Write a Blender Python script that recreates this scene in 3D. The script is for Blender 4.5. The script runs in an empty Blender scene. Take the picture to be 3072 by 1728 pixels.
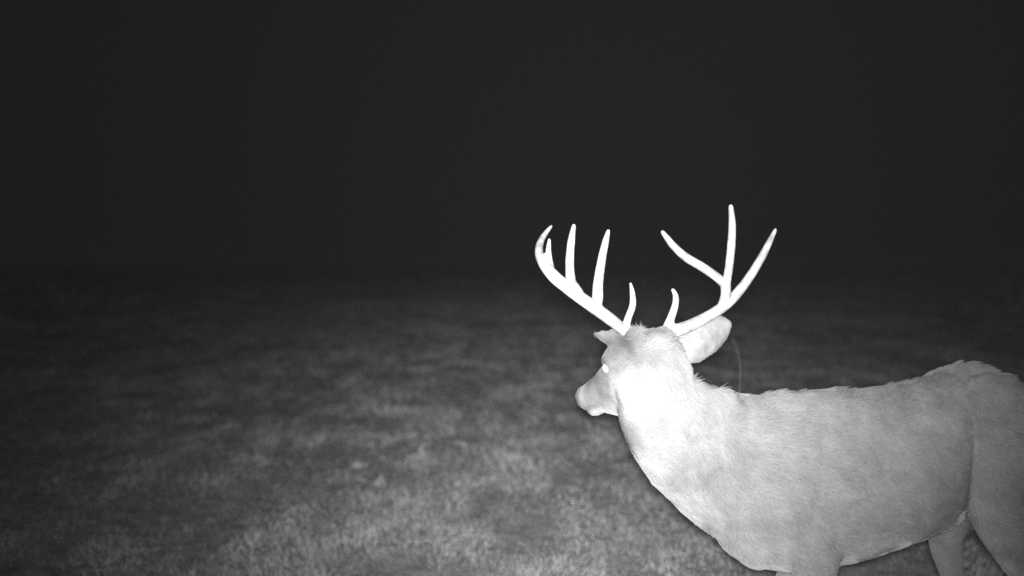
import bpy, bmesh, math, random
import numpy as np
from mathutils import Vector, Matrix, noise as mnoise

random.seed(7)
rng = np.random.default_rng(11)
scn = bpy.context.scene
COL = scn.collection

# ------------------------------------------------------------------ camera
FPX, CX, CY, HORIZON = 3294.0, 1536.0, 864.0, 775.0   # photograph pixels (3072 x 1728)
CAM_H = 1.4
PITCH = math.atan((CY - HORIZON) / FPX)
cam_data = bpy.data.cameras.new('camera')
cam_data.sensor_width = 36.0
cam_data.lens = 36.0 * FPX / 3072.0
cam_data.clip_start = 0.05
cam_data.clip_end = 3000.0
cam_data.dof.use_dof = True
cam_data.dof.focus_distance = 2.95
cam_data.dof.aperture_fstop = 1.5
cam = bpy.data.objects.new('camera', cam_data)
COL.objects.link(cam)
cam.location = (0, 0, CAM_H)
cam.rotation_euler = (math.pi / 2 - PITCH, 0, 0)
scn.camera = cam
CAM = Vector((0, 0, CAM_H))
_F = Vector((0, math.cos(PITCH), -math.sin(PITCH)))
_U = Vector((0, math.sin(PITCH), math.cos(PITCH)))
_R = Vector((1, 0, 0))


def ray(px, py):
    return _F + _R * ((px - CX) / FPX) - _U * ((py - CY) / FPX)


def P(px, py, depth):
    d = ray(px, py)
    return CAM + d * (depth / d.y)


# ------------------------------------------------------------------ night sky
world = bpy.data.worlds.new('World')
scn.world = world
world.use_nodes = True
bg = world.node_tree.nodes['Background']
bg.inputs['Color'].default_value = (0.0110, 0.0110, 0.0110, 1)
bg.inputs['Strength'].default_value = 1.0

# faint fill lamp added behind the camera, lifting the ground to the sky's tone
ground_fill_d = bpy.data.lights.new('ground_fill', 'SUN')
ground_fill_d.energy = 0.235
ground_fill_d.angle = math.radians(0.5)
ground_fill = bpy.data.objects.new('ground_fill', ground_fill_d)
COL.objects.link(ground_fill)
ground_fill.rotation_euler = (math.radians(28), 0, math.radians(-30))

# the trail camera's own infrared flash, just beside its lens
fl_d = bpy.data.lights.new('infrared_flash', 'SPOT')
fl_d.energy = 3050.0
fl_d.shadow_soft_size = 0.035
fl_d.spot_size = math.radians(110)
fl_d.spot_blend = 0.6
fl_d.use_nodes = True                      # beam profile of the lamp: bright along its axis, fading to the sides
_n = fl_d.node_tree.nodes; _l = fl_d.node_tree.links
_e = _n['Emission']
_tc = _n.new('ShaderNodeTexCoord'); _sx = _n.new('ShaderNodeSeparateXYZ'); _l.new(_tc.outputs['Normal'], _sx.inputs[0])
def _m(op, a, b=None):
    q = _n.new('ShaderNodeMath'); q.operation = op
    for i, w in enumerate((a, b)):
        if w is None: continue
        if isinstance(w, (int, float)): q.inputs[i].default_value = w
        else: _l.new(w, q.inputs[i])
    return q.outputs[0]
BEAM = math.radians(15.5)
_c2 = _m('MULTIPLY', _sx.outputs['Z'], _sx.outputs['Z'])
_l.new(_m('EXPONENT', _m('DIVIDE', _m('SUBTRACT', _c2, 1.0), math.sin(BEAM) ** 2)), _e.inputs['Strength'])
fl = bpy.data.objects.new('infrared_flash', fl_d)
COL.objects.link(fl)
fl.location = (0.007, 0.0, CAM_H + 0.022)
fl.rotation_euler = (ray(1690, 985)).to_track_quat('-Z', 'Y').to_euler()

scn.view_settings.view_transform = 'Standard'
scn.view_settings.look = 'None'
scn.view_settings.exposure = 0.0
scn.view_settings.gamma = 1.0
scn.view_settings.use_curve_mapping = False
scn.cycles.max_bounces = 6
scn.cycles.diffuse_bounces = 2
scn.cycles.use_denoising = False
scn.cycles.sample_clamp_direct = 1.6
scn.cycles.sample_clamp_indirect = 1.6


# ------------------------------------------------------------------ helpers
def tag(o, label=None, cat=None, group=None, kind=None):
    if label: o['label'] = label
    if cat: o['category'] = cat
    if group: o['group'] = group
    if kind: o['kind'] = kind
    return o


def link(name, me, mat=None, parent=None):
    o = bpy.data.objects.new(name, me)
    COL.objects.link(o)
    if mat: me.materials.append(mat)
    if parent: o.parent = parent
    return o


def new_mat(name):
    m = bpy.data.materials.new(name)
    m.use_nodes = True
    return m, m.node_tree.nodes, m.node_tree.links, m.node_tree.nodes['Principled BSDF']


def grey(v):
    return (v, v, v, 1)


def mix_ramp(nodes, links, fac, lo, hi, p0=0.3, p1=0.7):
    r = nodes.new('ShaderNodeValToRGB')
    r.color_ramp.elements[0].position = p0
    r.color_ramp.elements[0].color = grey(lo)
    r.color_ramp.elements[1].position = p1
    r.color_ramp.elements[1].color = grey(hi)
    links.new(fac, r.inputs['Fac'])
    return r.outputs['Color']


def vnoise(x, y, seed=0):
    """smooth value noise on numpy arrays"""
    xi = np.floor(x).astype(np.int64); yi = np.floor(y).astype(np.int64)
    fx = x - xi; fy = y - yi
    fx = fx * fx * (3 - 2 * fx); fy = fy * fy * (3 - 2 * fy)

    def h(a, b):
        n = (a * 374761393 + b * 668265263 + seed * 144269) & 0x7fffffff
        n = ((n ^ (n >> 13)) * 1274126177) & 0x7fffffff
        return ((n ^ (n >> 16)) & 0xffff) / 65535.0
    return (h(xi, yi) * (1 - fx) + h(xi + 1, yi) * fx) * (1 - fy) + (h(xi, yi + 1) * (1 - fx) + h(xi + 1, yi + 1) * fx) * fy


def fbm(x, y, seed=0, oct=3):
    s = 0; a = 0.5; t = 0
    for k in range(oct):
        s = s + a * vnoise(x * 2 ** k, y * 2 ** k, seed + k * 17); t += a; a *= 0.5
    return s / t


def vnoise3(p, scale, seed=0):
    """three-dimensional smooth noise in -1..1 for an (n,3) array"""
    q = p * scale
    a = vnoise(q[:, 0] + 0.37 * q[:, 2], q[:, 1] - 0.21 * q[:, 0], seed)
    b = vnoise(q[:, 1] + 0.29 * q[:, 0], q[:, 2] + 0.17 * q[:, 1], seed + 5)
    c = vnoise(q[:, 2] - 0.31 * q[:, 1], q[:, 0] + 0.23 * q[:, 2], seed + 9)
    return (a + b + c) / 1.5 - 1.0


# ------------------------------------------------------------------ ground
def ground_z(x, y):
    amp = np.clip((y - 1.0) / 5.0, 0, 1) * np.clip((140 - y) / 80.0, 0, 1)
    h = (fbm(x * 0.55 + 3, y * 0.4 + 7, 3, 3) - 0.5) * 0.11 + (fbm(x * 2.1, y * 1.7, 8, 2) - 0.5) * 0.05
    return h * amp


m_ground, nd, lk, pr = new_mat('field_soil_thatch')
pr.inputs['Diffuse Roughness'].default_value = 1.0
tc = nd.new('ShaderNodeTexCoord')
n1 = nd.new('ShaderNodeTexNoise'); n1.inputs['Scale'].default_value = 9.0; n1.inputs['Detail'].default_value = 8
lk.new(tc.outputs['Object'], n1.inputs['Vector'])
lk.new(mix_ramp(nd, lk, n1.outputs['Fac'], 0.09, 0.18), pr.inputs['Base Color'])
bp = nd.new('ShaderNodeBump'); bp.inputs['Strength'].default_value = 0.6; bp.inputs['Distance'].default_value = 0.04
n2 = nd.new('ShaderNodeTexNoise'); n2.inputs['Scale'].default_value = 30.0; n2.inputs['Detail'].default_value = 6
lk.new(tc.outputs['Object'], n2.inputs['Vector'])
lk.new(n2.outputs['Fac'], bp.inputs['Height']); lk.new(bp.outputs['Normal'], pr.inputs['Normal'])
pr.inputs['Roughness'].default_value = 1.0
pr.inputs['Specular IOR Level'].default_value = 0.0


def axis_pts(lim, fine, step):
    a = list(np.arange(0, fine, step)); v = fine; s = step
    while v < lim:
        a.append(v); s *= 1.25; v += s
    a.append(lim)
    return a


xs = axis_pts(900, 16, 0.16); xs = [-v for v in xs[:0:-1]] + xs
ys_ = axis_pts(1500, 40, 0.16); ys_ = [-v for v in axis_pts(300, 4, 1.0)[:0:-1]] + ys_
X, Y = np.meshgrid(np.array(xs), np.array(ys_))
Z = ground_z(X, Y)
verts = np.stack([X.ravel(), Y.ravel(), Z.ravel()], 1)
nx, ny = len(xs), len(ys_)
ii = np.arange((ny - 1) * (nx - 1)); r_, c_ = ii // (nx - 1), ii % (nx - 1)
i0 = r_ * nx + c_
faces = np.stack([i0, i0 + 1, i0 + nx + 1, i0 + nx], 1)


def mesh_np(name, v, f):
    me = bpy.data.meshes.new(name)
    k = f.shape[1]
    me.vertices.add(len(v)); me.vertices.foreach_set('co', np.ascontiguousarray(v, dtype=np.float32).ravel())
    me.loops.add(f.size); me.loops.foreach_set('vertex_index', np.ascontiguousarray(f, dtype=np.int32).ravel())
    me.polygons.add(len(f)); me.polygons.foreach_set('loop_start', np.arange(0, f.size, k, dtype=np.int32))
    me.update(calc_edges=True)
    me.validate()
    return me


me = mesh_np('ground', verts, faces)
me.polygons.foreach_set('use_smooth', [True] * len(me.polygons))
ground = link('ground', me, m_ground)
tag(ground, kind='structure', label='dark grassy field running back into the night', cat='ground')

# ------------------------------------------------------------------ deer frame
YAW = math.radians(15)
FWD = Vector((-math.cos(YAW), -math.sin(YAW), 0))
LEFT = Vector((math.sin(YAW), -math.cos(YAW), 0))       # towards the camera
UP = Vector((0, 0, 1))
ORG = P(2330, 1170, 3.0); ORG = Vector((ORG.x, ORG.y, 0))


def on_axis(px, py, lat=0.0):
    """point of the upright plane through the deer's spine (shifted lat to its left) seen at a pixel"""
    d = ray(px, py)
    o = ORG + LEFT * lat
    t = (o - CAM).dot(LEFT) / d.dot(LEFT)
    return CAM + d * t


def body_pt(px, lat, z):
    p = on_axis(px, 1300, lat)
    return Vector((p.x, p.y, z))


# ------------------------------------------------------------------ mesh shells
class Shell:
    def __init__(s):
        s.v = []; s.f = []

    def loft(s, rings):
        n = len(rings[0]); b = len(s.v)
        for r in rings: s.v += [tuple(p) for p in r]
        for k in range(len(rings) - 1):
            for j in range(n):
                a = b + k * n + j; c = b + k * n + (j + 1) % n
                s.f.append((a, c, c + n, a + n))
        s.f.append(tuple(b + j for j in reversed(range(n))))
        s.f.append(tuple(b + (len(rings) - 1) * n + j for j in range(n)))

    def tube(s, pts, rad, n=14, squash=None, ref=Vector((0, 1, 0)), sub=4):
        """smooth tube; squash scales the radius along ref"""
        pts = [Vector(p) for p in pts]
        P_, R_, S_ = [], [], []
        m = len(pts)
        sq = squash or [1.0] * m
        for i in range(m - 1):
            p0, p1, p2, p3 = pts[max(i - 1, 0)], pts[i], pts[i + 1], pts[min(i + 2, m - 1)]
            for q in range(sub):
                t = q / sub
                P_.append(0.5 * ((2 * p1) + (p2 - p0) * t + (2 * p0 - 5 * p1 + 4 * p2 - p3) * t * t + (3 * p1 - p0 - 3 * p2 + p3) * t ** 3))
                R_.append(rad[i] * (1 - t) + rad[i + 1] * t); S_.append(sq[i] * (1 - t) + sq[i + 1] * t)
        P_.append(pts[-1]); R_.append(rad[-1]); S_.append(sq[-1])
        # rounded ends
        t0 = (P_[1] - P_[0]).normalized(); t1 = (P_[-1] - P_[-2]).normalized()
        P_ = [P_[0] - t0 * R_[0] * 0.7, P_[0] - t0 * R_[0] * 0.4] + P_ + [P_[-1] + t1 * R_[-1] * 0.4, P_[-1] + t1 * R_[-1] * 0.7]
        R_ = [R_[0] * 0.45, R_[0] * 0.85] + R_ + [R_[-1] * 0.85, R_[-1] * 0.45]
        S_ = [S_[0]] * 2 + S_ + [S_[-1]] * 2
        rings = []
        for i, p in enumerate(P_):
            t = (P_[min(i + 1, len(P_) - 1)] - P_[max(i - 1, 0)]).normalized()
            a = ref - t * ref.dot(t)
            a = a.normalized() if a.length > 1e-4 else t.orthogonal().normalized()
            b = t.cross(a)
            rings.append([p + a * (R_[i] * S_[i] * math.cos(w)) + b * (R_[i] * math.sin(w)) for w in (2 * math.pi * j / n for j in range(n))])
        s.loft(rings)

    def blob(s, c, ax, n=16, m=10):
        """ellipsoid with the three axis vectors ax"""
        rings = []
        for i in range(1, m):
            t = math.pi * i / m
            rings.append([c + ax[2] * math.cos(t) + (ax[0] * math.cos(w) + ax[1] * math.sin(w)) * math.sin(t) for w in (2 * math.pi * j / n for j in range(n))])
        s.loft(rings[::-1])

    def mesh(s, name):
        me = bpy.data.meshes.new(name)
        me.from_pydata(s.v, [], s.f); me.update()
        bm = bmesh.new(); bm.from_mesh(me); bmesh.ops.recalc_face_normals(bm, faces=bm.faces); bm.to_mesh(me); bm.free()
        return me

    def fused(s, name, voxel, smooth, factor=0.5):
        tmp = bpy.data.objects.new('tmp', s.mesh('tmp')); COL.objects.link(tmp)
        r = tmp.modifiers.new('r', 'REMESH'); r.mode = 'VOXEL'; r.voxel_size = voxel; r.use_smooth_shade = True
        if smooth:
            q = tmp.modifiers.new('s', 'SMOOTH'); q.factor = factor; q.iterations = smooth
        dg = bpy.context.evaluated_depsgraph_get()
        me = bpy.data.meshes.new_from_object(tmp.evaluated_get(dg)); me.name = name
        old = tmp.data; bpy.data.objects.remove(tmp); bpy.data.meshes.remove(old)
        return me


# ------------------------------------------------------------------ deer body
B = Shell()
# trunk: pixel column, top and bottom pixel rows, half width in metres
TR = [(2135, 1340, 1580, .075), (2175, 1245, 1638, .115), (2230, 1205, 1685, .145), (2320, 1188, 1705, .165), (2430, 1176, 1700, .178),
      (2550, 1173, 1668, .19), (2670, 1163, 1628, .195), (2780, 1137, 1590, .166), (2860, 1105, 1558, .110), (2945, 1098, 1545, .120),
      (3000, 1126, 1520, .14), (3060, 1163, 1490, .12), (3120, 1215, 1450, .085), (3160, 1260, 1400, .04)]
rings = []
for px, t, b, hw in TR:
    pt, pb = on_axis(px, t), on_axis(px, b)
    c = (pt + pb) * 0.5; hz = (pt.z - pb.z) * 0.5
    ring = []
    for j in range(32):
        w = 2 * math.pi * j / 32
        cz, sy = math.sin(w), math.cos(w)
        wid = hw * (1 - 0.16 * max(cz, 0) ** 1.5) * (1 + 0.0 * cz)
        e = 0.88
        ring.append(c + LEFT * (wid * math.copysign(abs(sy) ** e, sy)) + UP * (hz * math.copysign(abs(cz) ** e, cz)))
    rings.append(ring)
B.loft(rings)
# neck, a thick rutting neck that turns away at the head
NECK = [((2300, 1420), 3.00, .205), ((2205, 1390), 2.99, .198), ((2105, 1332), 2.96, .163), ((2025, 1262), 2.93, .145), ((1984, 1195), 2.94, .127), ((1962, 1125), 2.96, .088)]
B.tube([P(*a, d) for a, d, r in NECK], [r for a, d, r in NECK], n=28, squash=[.74, .74, .78, .80, .80, .78], ref=LEFT)
B.blob(on_axis(2238, 1530), (FWD * .100, LEFT * .125, UP * .115))   # brisket
for side in (1, -1):
    # shoulder blade and upper arm
    B.blob(on_axis(2375, 1460, side * .085), (FWD * .14, LEFT * .086, Vector(UP) * .18 + FWD * -.03))
    B.blob(on_axis(2440, 1545, side * .105), (FWD * .10, LEFT * .064, UP * .12 + FWD * -.02))
    # rump and thigh
    B.blob(on_axis(3000, 1270, side * .085), (FWD * .13, LEFT * .080, UP * .14 + FWD * .03))
    B.blob(on_axis(3005, 1375, side * .105), (FWD * .130 + UP * .03, LEFT * .092, UP * .19 - FWD * .03))
# legs
def z_of(px, py, lat=0):
    return on_axis(px, py, lat).z
LEGS = {
    'nf': [(body_pt(2440, .105, .66), .085), (body_pt(2445, .105, .56), .062), (body_pt(2425, .10, .45), .040), (body_pt(2405, .095, .345), .031), (body_pt(2405, .095, .27), .023), (body_pt(2410, .095, .14), .021), (body_pt(2412, .095, .085), .024), (body_pt(2390, .095, .035), .022)],
    'ff': [(body_pt(2440, -.105, .66), .085), (body_pt(2420, -.105, .56), .062), (body_pt(2360, -.10, .46), .040), (body_pt(2290, -.095, .37), .031), (body_pt(2275, -.095, .28), .023), (body_pt(2240, -.095, .15), .021), (body_pt(2230, -.095, .09), .024), (body_pt(2205, -.095, .036), .022)],
    'nh': [(body_pt(3020, .105, .82), .13), (body_pt(3020, .105, .69), .105), (body_pt(3060, .10, .57), .064), (body_pt(3125, .095, .455), .038), (body_pt(3135, .095, .41), .034), (body_pt(3120, .095, .27), .023), (body_pt(3110, .095, .12), .022), (body_pt(3105, .095, .085), .025), (body_pt(3080, .095, .036), .022)],
    'fh': [(body_pt(2990, -.10, .80), .12), (body_pt(2870, -.105, .66), .075), (body_pt(2840, -.10, .56), .048), (body_pt(2865, -.095, .445), .036), (body_pt(2865, -.095, .41), .033), (body_pt(2860, -.095, .27), .023), (body_pt(2830, -.095, .12), .022), (body_pt(2822, -.095, .085), .025), (body_pt(2795, -.095, .036), .022)],
}
for k, pts in LEGS.items():
    B.tube([p for p, r in pts], [r for p, r in pts], n=16, squash=[.62, .66] + [.8] * (len(pts) - 2), ref=LEFT)
# tail
B.tube([body_pt(3125, 0, 1.00), body_pt(3175, 0, .93), body_pt(3190, 0, .82), body_pt(3180, 0, .72)], [.03, .035, .032, .016], n=12)

# head frame: looks left and away from the camera, nose down
HF = Vector((-.56, .72, -.27)).normalized()
HL = UP.cross(HF).normalized()
HU = HF.cross(HL).normalized()
HO = P(1948, 1062, 2.90)


def H(x, y, z):
    return HO + HF * x + HL * y + HU * z


HEAD = [(-.075, .010, -.110, .050), (-.03, .045, -.145, .070), (.02, .058, -.160, .074), (.065, .056, -.165, .072), (.105, .045, -.158, .068), (.145, .022, -.143, .057),
        (.187, .000, -.128, .047), (.228, -.018, -.115, .042), (.262, -.027, -.107, .040), (.284, -.033, -.099, .036), (.298, -.043, -.089, .025)]
rings = []
for x, t, b, hw in HEAD:
    ring = []
    for j in range(24):
        w = 2 * math.pi * j / 24
        cz, sy = math.sin(w), math.cos(w)
        wd = hw * (1 - .25 * max(-cz, 0))
        ring.append(H(x, wd * sy, (t + b) / 2 + (t - b) / 2 * cz))
    rings.append(ring)
B.loft(rings)
for s in (1, -1):
    B.blob(H(.092, s * .046, .012), (HF * .042, HL * .026, HU * .020))          # brow ridge
    B.blob(H(.045, s * .045, -.085), (HF * .055, HL * .034, HU * .05))         # cheek
    B.tube([H(.005, s * .040, .02), H(-.005, s * .052, .052)], [.026, .022], n=12)  # pedicle
B.blob(H(.246, 0, -.107), (HF * .030, HL * .024, HU * .014))                    # chin and lower lip
for s in (1, -1):
    B.blob(H(.274, s * .020, -.050), (HF * .018, HL * .014, HU * .016))           # nostril wing


def ear(base, tip, open_dir, width, cup, th, pointed=0.0):
    base, tip = Vector(base), Vector(tip)
    ax = (tip - base); L = ax.length; ax.normalize()
    nrm = (open_dir - ax * open_dir.dot(ax)).normalized()
    sd = ax.cross(nrm)
    rings = []
    for i in range(13):
        u = i / 12
        w = width * (0.36 + 0.64 * math.sin(math.pi * min(1, u * 1.05 + .1) ** .9)) if u < .5 else width * math.sqrt(max(0.012, 1 - ((u - .45) / .56) ** 2.3))
        w = w * (1 - pointed) + pointed * width * max(.06, 1 - u) ** .75
        up_, dn = [], []
        for j in range(9):
            v = -1 + 2 * j / 8
            q = base + ax * (L * u) + sd * (w * v) + nrm * (cup * (v * v) * (w / width) - cup * .3)
            tt = th * (1 - .55 * v * v) * (1 - .35 * u)
            up_.append(q + nrm * tt); dn.append(q - nrm * tt)
        rings.append(up_ + dn[::-1])
    B.loft(rings)


# right ear, swung back and out to the right of the picture; left ear, pointing forward
ear(P(2046, 1058, 2.99), P(2190, 968, 3.10), Vector((.10, .95, .15)), .060, .024, .0095)
ear(H(-.020, .058, .020), P(1787, 1002, 3.02), Vector((-.3, .85, .1)), .046, .02, .0095, 0.8)
B.blob(H(.070, .046, .010), (HF * .055, HL * .034, HU * .036))
B.blob(P(1940, 1024, 2.95), (_R * .062, Vector((0, .05, 0)), UP * .032))

m_coat, nd, lk, pr = new_mat('deer_coat')
at = nd.new('ShaderNodeAttribute'); at.attribute_name = 'coat'
tc = nd.new('ShaderNodeTexCoord')
nz = nd.new('ShaderNodeTexNoise'); nz.inputs['Scale'].default_value = 60; nz.inputs['Detail'].default_value = 5
lk.new(tc.outputs['Object'], nz.inputs['Vector'])
mx = nd.new('ShaderNodeMix'); mx.data_type = 'RGBA'; mx.blend_type = 'MULTIPLY'; mx.inputs['Factor'].default_value = 1
lk.new(at.outputs['Color'], mx.inputs['A']); lk.new(mix_ramp(nd, lk, nz.outputs['Fac'], .75, 1.0), mx.inputs['B'])
lk.new(mx.outputs['Result'], pr.inputs['Base Color'])
pr.inputs['Roughness'].default_value = .9
pr.inputs['Specular IOR Level'].default_value = .1

body_me = B.fused('body', .0062, 15, .5)
deer = bpy.data.objects.new('deer', None)
COL.objects.link(deer)
deer.location = body_pt(2650, 0, 0)
tag(deer, 'large antlered buck standing side-on with its head turned away', 'deer')
bpy.context.view_layer.update()
MI = Matrix.Translation(-deer.location)


def part(name, me, mat, parent=deer):
    me.transform(MI)
    return link(name, me, mat, parent)


nv = len(body_me.vertices)
co = np.empty(nv * 3, dtype=np.float32); body_me.vertices.foreach_get('co', co); co = co.reshape(-1, 3).astype(np.float64)
no = np.empty(nv * 3, dtype=np.float32); body_me.vertices.foreach_get('normal', no); no = no.reshape(-1, 3).astype(np.float64)


def arr(v): return np.array(v, dtype=np.float64)


def sst(x, a, b):
    t = np.clip((x - a) / (b - a), 0, 1); return t * t * (3 - 2 * t)


def regions(p, n):
    """coat shade, fur length and combing direction at points p with normals n"""
    hl = p - arr(HO)
    hx, hy, hz = hl @ arr(HF), hl @ arr(HL), hl @ arr(HU)
    dl = p - arr(ORG)
    s = -(dl @ arr(FWD)); lat = dl @ arr(LEFT); z = p[:, 2]
    head = sst(hx, -.06, .02) * sst(-np.linalg.norm(hl - arr(HF) * .12, axis=1), -.30, -.20)
    rear = P(1972, 1000, 2.91)
    earw = sst(np.linalg.norm(p - arr(H(-.03, -.06, .03)), axis=1), .045, .10) * (hy < -.06) * (hz > -.12) * (hx > -.20)
    earw = np.maximum(earw, sst(np.linalg.norm(p - arr(H(-.02, .06, .03)), axis=1), .05, .08) * (hy > .075) * (hz > -.02) * (hx < .03))
    leg = sst(-z, -.58, -.46)
    neck = sst(-s, .05, .25) * (1 - head) * sst(z, .6, .8)
    # --- coat shade
    c = np.full(len(p), .152)
    bel = sst(-n[:, 2], .25, .75) * sst(z, .40, .52) * (1 - neck)
    c += bel * .07
    c = c + sst(-z, -.62, -.5) * .01
    thr = neck * sst(-n[:, 2] * .6 + (n @ arr(FWD)) * .5, .15, .7)
    c += thr * .035
    # pale upper throat patch, enlarged to paint in the flash's burnt-out spot
    throat_hotspot = np.exp(-(((hx - .04) / .07) ** 2 + ((hz + .105) / .06) ** 2 + (np.minimum(hy, .0) / .09) ** 2))
    c += throat_hotspot * .22
    # dark crown and nape
    crown = np.exp(-(((hx - .03) / .075) ** 2 + ((hz - .035) / .045) ** 2)) * (np.abs(hy) < .1)
    c -= crown * .085
    nape = neck * sst(n[:, 2] - (n @ arr(FWD)) * .3, .35, .95)
    c -= nape * .02
    c -= sst(n[:, 2], .80, .98) * sst(z, .9, 1.0) * .02 * (s > .0)
    # muzzle: pale band behind the nose, pale chin and lips, darker bridge
    c -= head * sst(hx, .08, .14) * .014
    c += np.exp(-((hx - .26) / .016) ** 2) * head * sst(hz, -.09, -.06) * .06
    c -= np.exp(-((hz + .098) / .008) ** 2) * head * sst(hx, .17, .22) * .06
    c += head * sst(-hz, .085, .12) * sst(hx, .05, .2) * .09
    c -= head * sst(hx, .12, .17) * sst(hz, -.055, -.02) * .04
    er = np.exp(-(((hx - .108) / .035) ** 2 + ((hz - .0) / .03) ** 2)) * (np.abs(hy) > .04)
    c += er * .03
    c -= earw * (hy > 0) * .04
    c += earw * (hy < 0) * .06
    c *= 1 + (1 + .5 * neck + .5 * head) * .20 * vnoise3(p, 45, 4) + .16 * vnoise3(p, 95, 8) + .10 * vnoise3(p, 14, 2)
    c = np.clip(c, .05, .75)
    # --- fur length
    ln = np.full(len(p), .026)
    ln += neck * .018 + bel * .008
    ln += sst(n[:, 2], .75, .98) * sst(z, .9, 1.0) * .006
    ln = ln * (1 - head) + head * (.009 + .008 * sst(-hx, -.10, .0))
    ln = ln * (1 - earw) + earw * .0035
    ln = ln * (1 - leg) + leg * .009
    # --- combing
    back = -arr(FWD) * .85 + arr((0, 0, -.42))
    d = np.tile(back, (len(p), 1))
    nd_ = arr(-FWD) * .55 + arr((0, 0, -.75))
    d = d * (1 - neck)[:, None] + nd_ * neck[:, None]
    hd = -arr(HF)
    d = d * (1 - head)[:, None] + hd * head[:, None]
    ed = arr((.6, .1, .5))
    d = d * (1 - earw)[:, None] + np.where((hy < 0)[:, None], ed, arr((-.7, .3, .2))) * earw[:, None]
    d = d * (1 - leg)[:, None] + arr((0, 0, -1)) * leg[:, None]
    d[:, 2] *= 1 - .9 * sst(n[:, 2], .35, .85) * (1 - leg)
    return c, ln, d, head, earw


cshade, _, _, _, _ = regions(co, no)
ca = body_me.color_attributes.new('coat', 'FLOAT_COLOR', 'POINT')
cc = np.ones((nv, 4), dtype=np.float32); cc[:, :3] = cshade[:, None]
ca.data.foreach_set('color', cc.ravel())

# --- fur strands
body_me.calc_loop_triangles()
nt = len(body_me.loop_triangles)
tri = np.empty(nt * 3, dtype=np.int32); body_me.loop_triangles.foreach_get('vertices', tri); tri = tri.reshape(-1, 3)
A_, B_, C_ = co[tri[:, 0]], co[tri[:, 1]], co[tri[:, 2]]
area = np.linalg.norm(np.cross(B_ - A_, C_ - A_), axis=1) * .5
cen = (A_ + B_ + C_) / 3
NF = 330000
wgt = area * np.where(cen[:, 2] < .45, .35, 1.0)
tocam = arr(CAM) - cen
tn = no[tri].mean(axis=1)
wgt *= np.where(np.einsum('ij,ij->i', tocam, tn) < -.35 * np.linalg.norm(tocam, axis=1), .45, 1.0)
hl_ = cen - arr(HO)
wgt *= np.where(np.linalg.norm(hl_, axis=1) < .33, 2.6, 1.0)
pick = rng.choice(nt, NF, p=wgt / wgt.sum())
u = rng.random(NF); v = rng.random(NF); fl_ = u + v > 1; u[fl_] = 1 - u[fl_]; v[fl_] = 1 - v[fl_]
root = A_[pick] * (1 - u - v)[:, None] + B_[pick] * u[:, None] + C_[pick] * v[:, None]
nrm = no[tri[pick, 0]] * (1 - u - v)[:, None] + no[tri[pick, 1]] * u[:, None] + no[tri[pick, 2]] * v[:, None]
nrm /= np.linalg.norm(nrm, axis=1)[:, None] + 1e-9
c, ln, d, headw, earw = regions(root, nrm)
d = d + np.stack([vnoise3(root, 26, 31), vnoise3(root, 26, 57), vnoise3(root, 26, 83)], 1) * (.85 * (1 - earw) * (1 - .6 * headw))[:, None]
d = d + rng.normal(0, .13, (NF, 3))
d = d - nrm * np.einsum('ij,ij->i', d, nrm)[:, None]
d /= np.linalg.norm(d, axis=1)[:, None] + 1e-9
lift = (.36 + .26 * vnoise3(root, 33, 12)) * (1 - .6 * earw)
lift = np.clip(lift, .12, .9)
ln = ln * rng.uniform(.7, 1.15, NF) * (1 + .25 * vnoise3(root, 17, 40))
# ruffled tufts along the back
for px, hgt, rad in ((2296, .010, .010), (2318, .004, .014), (2655, .014, .012), (2698, .016, .007), (2880, .004, .02), (3000, .006, .02)):
    q = on_axis(px, 1170); g = np.exp(-((root[:, :2] - arr((q.x, q.y))) ** 2).sum(1) / rad ** 2) * (nrm[:, 2] > .6)
    ln = ln + g * hgt; lift = lift + g * .3
topw = sst(nrm[:, 2], .55, .9) * (root[:, 2] > .9) * (1 - earw)
rag = np.clip(vnoise3(root, 55, 71), 0, 1) * topw
ln = ln * (1 + 1.2 * rag); lift = np.clip(lift + .35 * rag, .1, .95)
ks = np.array([0, .4, .75, 1.0])
pts = np.empty((NF, 4, 3))
for k, t in enumerate(ks):
    bend = lift * (1 - .55 * t)
    pts[:, k] = root - nrm * .001 + (d * (np.sqrt(1 - np.clip(bend, 0, .95) ** 2) * t)[:, None] + nrm * (bend * t)[:, None]) * ln[:, None]
pts -= arr(deer.location)

hc = bpy.data.hair_curves.new('fur')
hc.add_curves([4] * NF)
hc.position_data.foreach_set('vector', pts.astype(np.float32).ravel())
ra = hc.attributes.get('radius') or hc.attributes.new('radius', 'FLOAT', 'POINT')
rr = np.tile(np.array([.00075, .00075, .00055, .00018]), (NF, 1))
rr *= (1 - .35 * headw)[:, None]
ra.data.foreach_set('value', rr.astype(np.float32).ravel())
sa = hc.attributes.new('coat', 'FLOAT', 'CURVE')
cv = np.clip(c * rng.uniform(.82, 1.18, NF) * 1.05, .04, .8)
sa.data.foreach_set('value', cv.astype(np.float32))

m_fur, nd, lk, pr = new_mat('deer_fur')
at = nd.new('ShaderNodeAttribute'); at.attribute_name = 'coat'
lk.new(at.outputs['Fac'], pr.inputs['Base Color'])
pr.inputs['Roughness'].default_value = .8
pr.inputs['Specular IOR Level'].default_value = .15
body = part('body', body_me, m_coat)
hc.materials.append(m_fur)
fur = bpy.data.objects.new('fur', hc)
COL.objects.link(fur)
fur.parent = body

# ------------------------------------------------------------------ antlers
Z1 = (1560, 580, 800 / 2576)


def zp(x, y, depth):
    return P(Z1[0] + x * Z1[2], Z1[1] + y * Z1[2], depth)


def antler(branches):
    S = Shell()
    for br in branches:
        pts = [zp(x, y, dp) for x, y, w, dp in br]
        rad = [w * Z1[2] * dp / FPX * .5 for x, y, w, dp in br]
        S.tube(pts, rad, n=14, sub=5)
    return S


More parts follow.
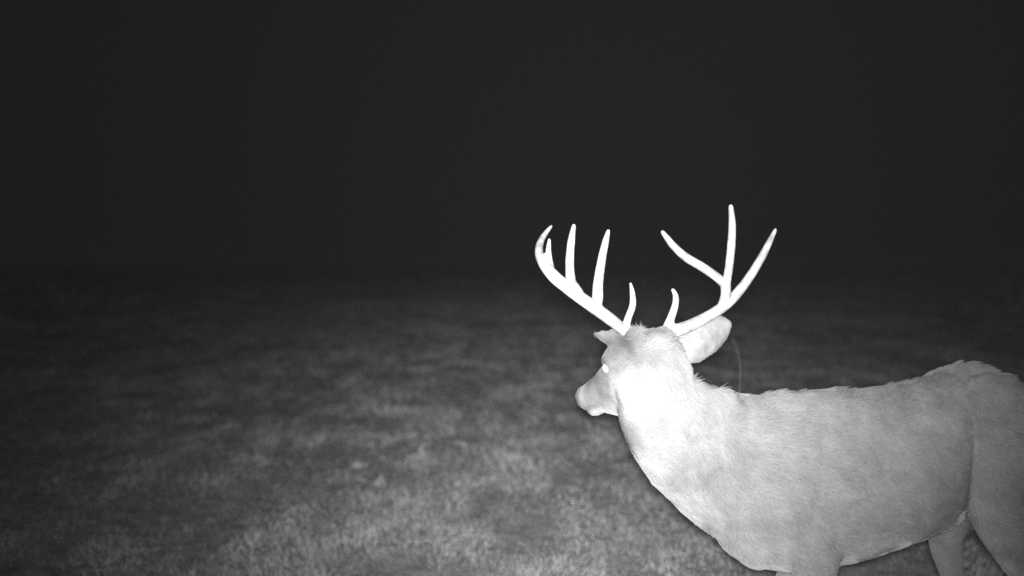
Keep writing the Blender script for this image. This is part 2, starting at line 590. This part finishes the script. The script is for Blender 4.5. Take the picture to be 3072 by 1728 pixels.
LB = H(0, .036, .048); RB = H(0, -.046, .048)
dl, dr = LB.y, RB.y
left_br = [
    [(1015, 1350, 100, dl + .055), (965, 1292, 112, dl + .01), (870, 1215, 122, dl - .03), (740, 1120, 124, dl - .065), (600, 1020, 124, dl - .095), (450, 905, 126, dl - .105), (330, 805, 124, dl - .10), (235, 690, 108, dl - .075), (185, 580, 88, dl - .03), (195, 480, 72, dl + .02), (240, 395, 54, dl + .06), (305, 315, 30, dl + .09)],
    [(1010, 1350, 84, dl + .005), (1040, 1220, 74, dl + .02), (1088, 1080, 68, dl + .035), (1085, 960, 54, dl + .04), (1066, 868, 26, dl + .035)],
    [(720, 1120, 128, dl - .07), (748, 1010, 112, dl - .055), (752, 900, 102, dl - .045), (768, 770, 94, dl - .03), (797, 600, 82, dl - .01), (828, 460, 68, dl + .005), (854, 358, 36, dl + .015)],
    [(490, 930, 134, dl - .105), (490, 850, 104, dl - .09), (481, 740, 88, dl - .075), (482, 610, 84, dl - .06), (497, 450, 74, dl - .045), (521, 308, 40, dl - .04)],
    [(560, 960, 110, dl - .10), (515, 860, 60, dl - .088)],
    [(300, 770, 100, dl - .092), (284, 665, 72, dl - .07), (275, 550, 58, dl - .05), (285, 445, 32, dl - .04)],
]
right_br = [
    [(1290, 1400, 130, dr), (1400, 1350, 134, dr + .01), (1560, 1310, 130, dr + .03), (1700, 1250, 116, dr + .055), (1850, 1170, 110, dr + .08), (2000, 1065, 106, dr + .095), (2115, 945, 98, dr + .105), (2220, 805, 90, dr + .12), (2330, 625, 80, dr + .14), (2400, 490, 66, dr + .155), (2468, 350, 36, dr + .17)],
    [(1420, 1320, 118, dr + .015), (1460, 1200, 80, dr + .03), (1498, 1085, 70, dr + .04), (1503, 995, 60, dr + .04), (1476, 928, 36, dr + .035)],
    [(1955, 1100, 110, dr + .088), (1985, 985, 96, dr + .09), (1985, 880, 106, dr + .092), (1975, 845, 96, dr + .093)],
    [(1985, 880, 100, dr + .092), (1890, 800, 88, dr + .11), (1750, 705, 90, dr + .135), (1600, 615, 86, dr + .16), (1480, 505, 74, dr + .18), (1420, 430, 60, dr + .19), (1374, 370, 40, dr + .195)],
    [(1985, 900, 92, dr + .092), (2005, 800, 84, dr + .085), (2022, 690, 82, dr + .08), (2042, 490, 82, dr + .075), (2050, 300, 74, dr + .08), (2036, 122, 46, dr + .09)],
]
m_ant, nd, lk, pr = new_mat('antler_bone')
tc = nd.new('ShaderNodeTexCoord')
nz = nd.new('ShaderNodeTexNoise'); nz.inputs['Scale'].default_value = 45; nz.inputs['Detail'].default_value = 6
lk.new(tc.outputs['Object'], nz.inputs['Vector'])
lk.new(mix_ramp(nd, lk, nz.outputs['Fac'], .16, .32), pr.inputs['Base Color'])
bp = nd.new('ShaderNodeBump'); bp.inputs['Strength'].default_value = .25; bp.inputs['Distance'].default_value = .004
lk.new(nz.outputs['Fac'], bp.inputs['Height']); lk.new(bp.outputs['Normal'], pr.inputs['Normal'])
pr.inputs['Roughness'].default_value = .5
for br, base, lab in ((left_br, LB, 'thicker antler with four upright tines'), (right_br, RB, 'antler with a forked long tine')):
    S = antler(br)
    ax = (zp(br[0][1][0], br[0][1][1], br[0][1][3]) - zp(br[0][0][0], br[0][0][1], br[0][0][3])).normalized()
    c0 = zp(br[0][0][0], br[0][0][1], br[0][0][3])
    S.tube([base - HU * .015, base - HU * .005, c0 + ax * .01], [.024, .025, .024], n=14)
    for k in range(10):                                   # pearled burr
        w = 2 * math.pi * k / 10
        a = HU.orthogonal().normalized(); b = HU.cross(a)
        S.blob(base - HU * .012 + (a * math.cos(w) + b * math.sin(w)) * .026, (a * .009, b * .009, HU * .008), n=8, m=6)
    o = part('antler', S.fused('antler', .0030, 4, .5), m_ant)
    o['label'] = lab

# ------------------------------------------------------------------ eyes, nose, hooves
m_eye, nd, lk, pr = new_mat('deer_eyeshine')
pr.inputs['Base Color'].default_value = grey(.80)  # eyeshine of the flash painted in as a pale base colour
pr.inputs['Specular IOR Level'].default_value = 1.0
pr.inputs['Roughness'].default_value = .34
m_nose, nd, lk, pr = new_mat('nose_pad')
pr.inputs['Base Color'].default_value = grey(.10)
pr.inputs['Roughness'].default_value = .35
m_hoof, nd, lk, pr = new_mat('hoof_horn')
pr.inputs['Base Color'].default_value = grey(.06)
pr.inputs['Roughness'].default_value = .5
for s in (1, -1):
    S = Shell(); S.blob(H(.106, s * .064, -.012), (HF * .009, HL * .010, HU * .0115), n=20, m=14)
    me = S.mesh('eye'); me.polygons.foreach_set('use_smooth', [True] * len(me.polygons))
    part('eye', me, m_eye)
S = Shell(); S.blob(H(.292, 0, -.055), (HF * .014, HL * .026, HU * .018), n=18, m=10)
me = S.mesh('nose'); me.polygons.foreach_set('use_smooth', [True] * len(me.polygons)); part('nose', me, m_nose)
for k, pts in LEGS.items():
    p = pts[-1][0]
    for s in (1, -1):
        S = Shell()
        S.loft([[p + LEFT * (s * .014 + .013 * math.cos(w)) + FWD * (fo + .034 * sc * math.sin(w)) + UP * (zz - p.z) for w in (2 * math.pi * j / 12 for j in range(12))]
                for zz, fo, sc in ((.0, .016, 1.0), (.022, .008, .8), (.05, -.006, .6))])
        part('hoof', S.mesh('hoof'), m_hoof)

# ------------------------------------------------------------------ grass
def blades(n, ymin, ymax, seed):
    r = np.random.default_rng(seed)
    t = r.random(n)
    # thinning out with distance while the blades drawn grow wider
    y = (ymin ** .4 + t * (ymax ** .4 - ymin ** .4)) ** 2.5
    x = (r.random(n) * 2 - 1) * (y * .56 + .8)
    tuft = fbm(x * 1.9 + 11, y * 1.9 + 5, 21, 3)
    clump = fbm(x * 6.0 + 3, y * 1.9 + 8, 123, 3)
    keep = r.random(n) < np.clip((tuft - .05) * 2.6, .75, 1)
    x, y, tuft, clump = x[keep], y[keep], tuft[keep], clump[keep]; n = len(x)
    far = np.clip((y - 20) / 110, 0, 1); h = (.042 + .0014 * np.minimum(y, 60)) * (1 - .75 * far) * r.uniform(.5, 1.3, n) * (.65 + .8 * np.clip((tuft - .25) * 1.8, 0, 1))
    h = h * (.55 + .9 * clump)
    w = (.0006 + .00092 * y) * r.uniform(.6, 1.3, n)
    lit = r.random(n) < .35 + .5 * (vnoise(x * 2.3, y * 2.3, 91) - .5)   # broken leaf litter lying among the blades
    w = np.where(lit, w * 2.2, w); h = np.where(lit, h * .55, h)
    az = r.uniform(0, 2 * np.pi, n)
    lean = r.normal(1.05, .40, n) + .25 * (vnoise(x * 3, y * 3, 9) - .5)
    lean = np.where(lit, lean + r.uniform(0, .5, n), lean)
    la = fbm(x * 1.2, y * 1.2, 55, 2) * 9 + r.normal(0, 1.0, n)
    ldx, ldy = np.cos(la), np.sin(la)
    z = ground_z(x, y) - .008
    sx, sy = np.cos(az) * w * .5, np.sin(az) * w * .5
    base = np.stack([x, y, z], 1)
    side = np.stack([sx, sy, np.zeros(n)], 1)
    l1 = np.stack([ldx * np.sin(lean * .6), ldy * np.sin(lean * .6), np.cos(lean * .6)], 1) * (h * .55)[:, None]
    l2 = np.stack([ldx * np.sin(lean * 1.7), ldy * np.sin(lean * 1.7), np.cos(lean * 1.7)], 1) * (h * .5)[:, None]
    v = np.stack([base - side, base + side, base + l1 - side * .8, base + l1 + side * .8, base + l1 + l2], 1).reshape(-1, 3)
    o = np.arange(n)[:, None] * 5
    f = np.concatenate([o + np.array([[0, 1, 3]]), o + np.array([[0, 3, 2]]), o + np.array([[2, 3, 4]])], 1).reshape(-1, 3)
    patch = fbm(x * .8 + 31, y * .3 + 2, 77, 3)
    sh = np.clip(.300 + .18 * (patch - .45) + .30 * (clump - .5) + r.normal(0, .035, n) + .10 * (r.random(n) < .05), .12, .5)
    return v, f, np.repeat(sh, 5)


V, Fc, Sh = blades(770000, 2.4, 130.0, 1)
me = mesh_np('grass', V, Fc)
ca = me.color_attributes.new('shade', 'FLOAT_COLOR', 'POINT')
cc = np.ones((len(V), 4), dtype=np.float32); cc[:, :3] = Sh[:, None]
ca.data.foreach_set('color', cc.ravel())
m_grass, nd, lk, pr = new_mat('grass_blades')
pr.inputs['Diffuse Roughness'].default_value = 1.0
at = nd.new('ShaderNodeAttribute'); at.attribute_name = 'shade'
lk.new(at.outputs['Color'], pr.inputs['Base Color'])
pr.inputs['Roughness'].default_value = .8
pr.inputs['Specular IOR Level'].default_value = .1
grass = link('grass', me, m_grass)
tag(grass, 'short tangled grass covering the field', 'grass', kind='stuff')

# ------------------------------------------------------------------ small things in the grass
m_dry, nd, lk, pr = new_mat('dry_leaf')
tc = nd.new('ShaderNodeTexCoord')
nz = nd.new('ShaderNodeTexNoise'); nz.inputs['Scale'].default_value = 40; nz.inputs['Detail'].default_value = 4
lk.new(tc.outputs['Object'], nz.inputs['Vector'])
lk.new(mix_ramp(nd, lk, nz.outputs['Fac'], .26, .46), pr.inputs['Base Color'])
pr.inputs['Roughness'].default_value = .8


def ground_hit(px, py):
    d = ray(px, py)
    t = CAM_H / -d.z
    for _ in range(8):
        p = CAM + d * t
        gz = float(ground_z(np.array([p.x]), np.array([p.y]))[0])
        t = (CAM_H - gz) / -d.z
    return CAM + d * t


def leaf(px, py, L, W, rz, tilt, lift, label):
    v, f = [], []
    n = 9
    for i in range(n):
        u = i / (n - 1)
        w = W * math.sin(math.pi * (u * .94 + .03)) ** .7 * (1 + .18 * math.sin(u * 17))
        for k in (-1, -.5, 0, .5, 1):
            v.append((L * (u - .5), w * k, .018 * k * k + .02 * math.sin(u * 3.1) + .004 * math.sin(9 * u + 3 * k)))
    for i in range(n - 1):
        for k in range(4):
            a = i * 5 + k; f.append((a, a + 1, a + 6, a + 5))
    me = bpy.data.meshes.new('fallen_leaf'); me.from_pydata(v, [], f); me.update()
    o = link('fallen_leaf', me, m_dry)
    so = o.modifiers.new('thickness', 'SOLIDIFY'); so.thickness = .0012
    p = ground_hit(px, py)
    o.location = (p.x, p.y, p.z + lift)
    o.rotation_euler = (tilt, 0, rz)
    return tag(o, label, 'leaf', 'dry leaves lying in the grass')


leaf(1135, 1480, .10, .035, 1.0, 1.1, .06, 'curled dry leaf casting a dark shadow in the grass near the bottom of the picture')
leaf(1385, 1362, .13, .020, -.7, .9, .06, 'narrow pale leaf lying slantwise, just right of the upright pale sprig')
leaf(1372, 1487, .05, .018, .5, 1.0, .06, 'small bright leaf in the grass below the slanting narrow leaf')
leaf(1070, 1430, .07, .028, .2, 1.0, .06, 'pale leaf to the upper left of the curled leaf with the dark shadow')


def stem(name, pts, rad, mat, label, cat, leaves=()):
    root_ = bpy.data.objects.new(name, None); COL.objects.link(root_)
    base = Vector(pts[0]); root_.location = base
    S = Shell(); S.tube([Vector(p) - base for p in pts], rad, n=6, sub=4)
    link('stalk', S.mesh('stalk'), mat, root_)
    for a, dvec, L, W in leaves:
        a = Vector(a) - base; dvec = Vector(dvec).normalized()
        sd = dvec.cross(Vector((.1, -1, .2))).normalized()
        v, f = [], []
        for i in range(7):
            u_ = i / 6; w = W * math.sin(math.pi * (.08 + .9 * u_)) ** .8
            q = a + dvec * (L * u_) + Vector((0, 0, -L * .35 * u_ * u_))
            v += [tuple(q - sd * w), tuple(q), tuple(q + sd * w)]
        for i in range(6):
            for k in range(2):
                b_ = i * 3 + k; f.append((b_, b_ + 1, b_ + 4, b_ + 3))
        me = bpy.data.meshes.new('leaf'); me.from_pydata(v, [], f); me.update()
        lo = link('leaf', me, mat, root_)
        so = lo.modifiers.new('thickness', 'SOLIDIFY'); so.thickness = .001
    return tag(root_, label, cat)


m_stem, nd, lk, pr = new_mat('dry_stem')
pr.inputs['Base Color'].default_value = grey(.12)
pr.inputs['Roughness'].default_value = .8
g = ground_hit(1266, 1385)
stem('weed_sprig', [g + Vector((0, 0, -.02)), g + Vector((.004, 0, .05)), g + Vector((-.003, 0, .115))], [.005, .006, .004], m_dry,
     'pale upright weed sprig standing in the open grass left of the deer', 'weed',
     [(g + Vector((0, 0, .05)), (-.3, -.4, .9), .09, .013), (g + Vector((0, 0, .04)), (.4, -.3, .8), .07, .012), (g + Vector((0, 0, .08)), (.05, -.3, 1), .06, .012)])
# tall thin stem behind the neck of the deer, about a metre high
d5 = 4.6
sp = [P(2195, 1012, d5), P(2208, 1040, d5), P(2218, 1080, d5), P(2221, 1130, d5), P(2217, 1190, d5)]
b0 = Vector((sp[-1].x - .02, sp[-1].y, float(ground_z(np.array([sp[-1].x]), np.array([sp[-1].y]))[0]) - .02))
stem('grass_stem', [b0, (b0 + sp[-1]) * .5 + Vector((-.015, 0, 0))] + sp[::-1], [.0016, .0014, .0011, .0010, .0009, .0008, .0006], m_stem,
     'tall thin dry grass stem rising behind the deer between its ear and back', 'grass stem')

# ------------------------------------------------------------------ thin haze added for flash glow and grain in the sky
m_haze = bpy.data.materials.new('glow_haze'); m_haze.use_nodes = True
hn, hlk = m_haze.node_tree.nodes, m_haze.node_tree.links
hn.remove(hn['Principled BSDF'])
pv = hn.new('ShaderNodeVolumePrincipled')
pv.inputs['Color'].default_value = grey(.9)
pv.inputs['Density'].default_value = 4.2e-5
hlk.new(pv.outputs['Volume'], hn['Material Output'].inputs['Volume'])
S = Shell()
S.loft([[Vector((sx * 905, y_, z_)) for sx, y_ in ((-1, -305), (1, -305), (1, 1505), (-1, 1505))] for z_ in (-1.2, 4.0)])
hz_o = link('haze', S.mesh('haze'), m_haze)
tag(hz_o, 'faint haze added over the whole field for the flash glow', 'haze', kind='stuff')
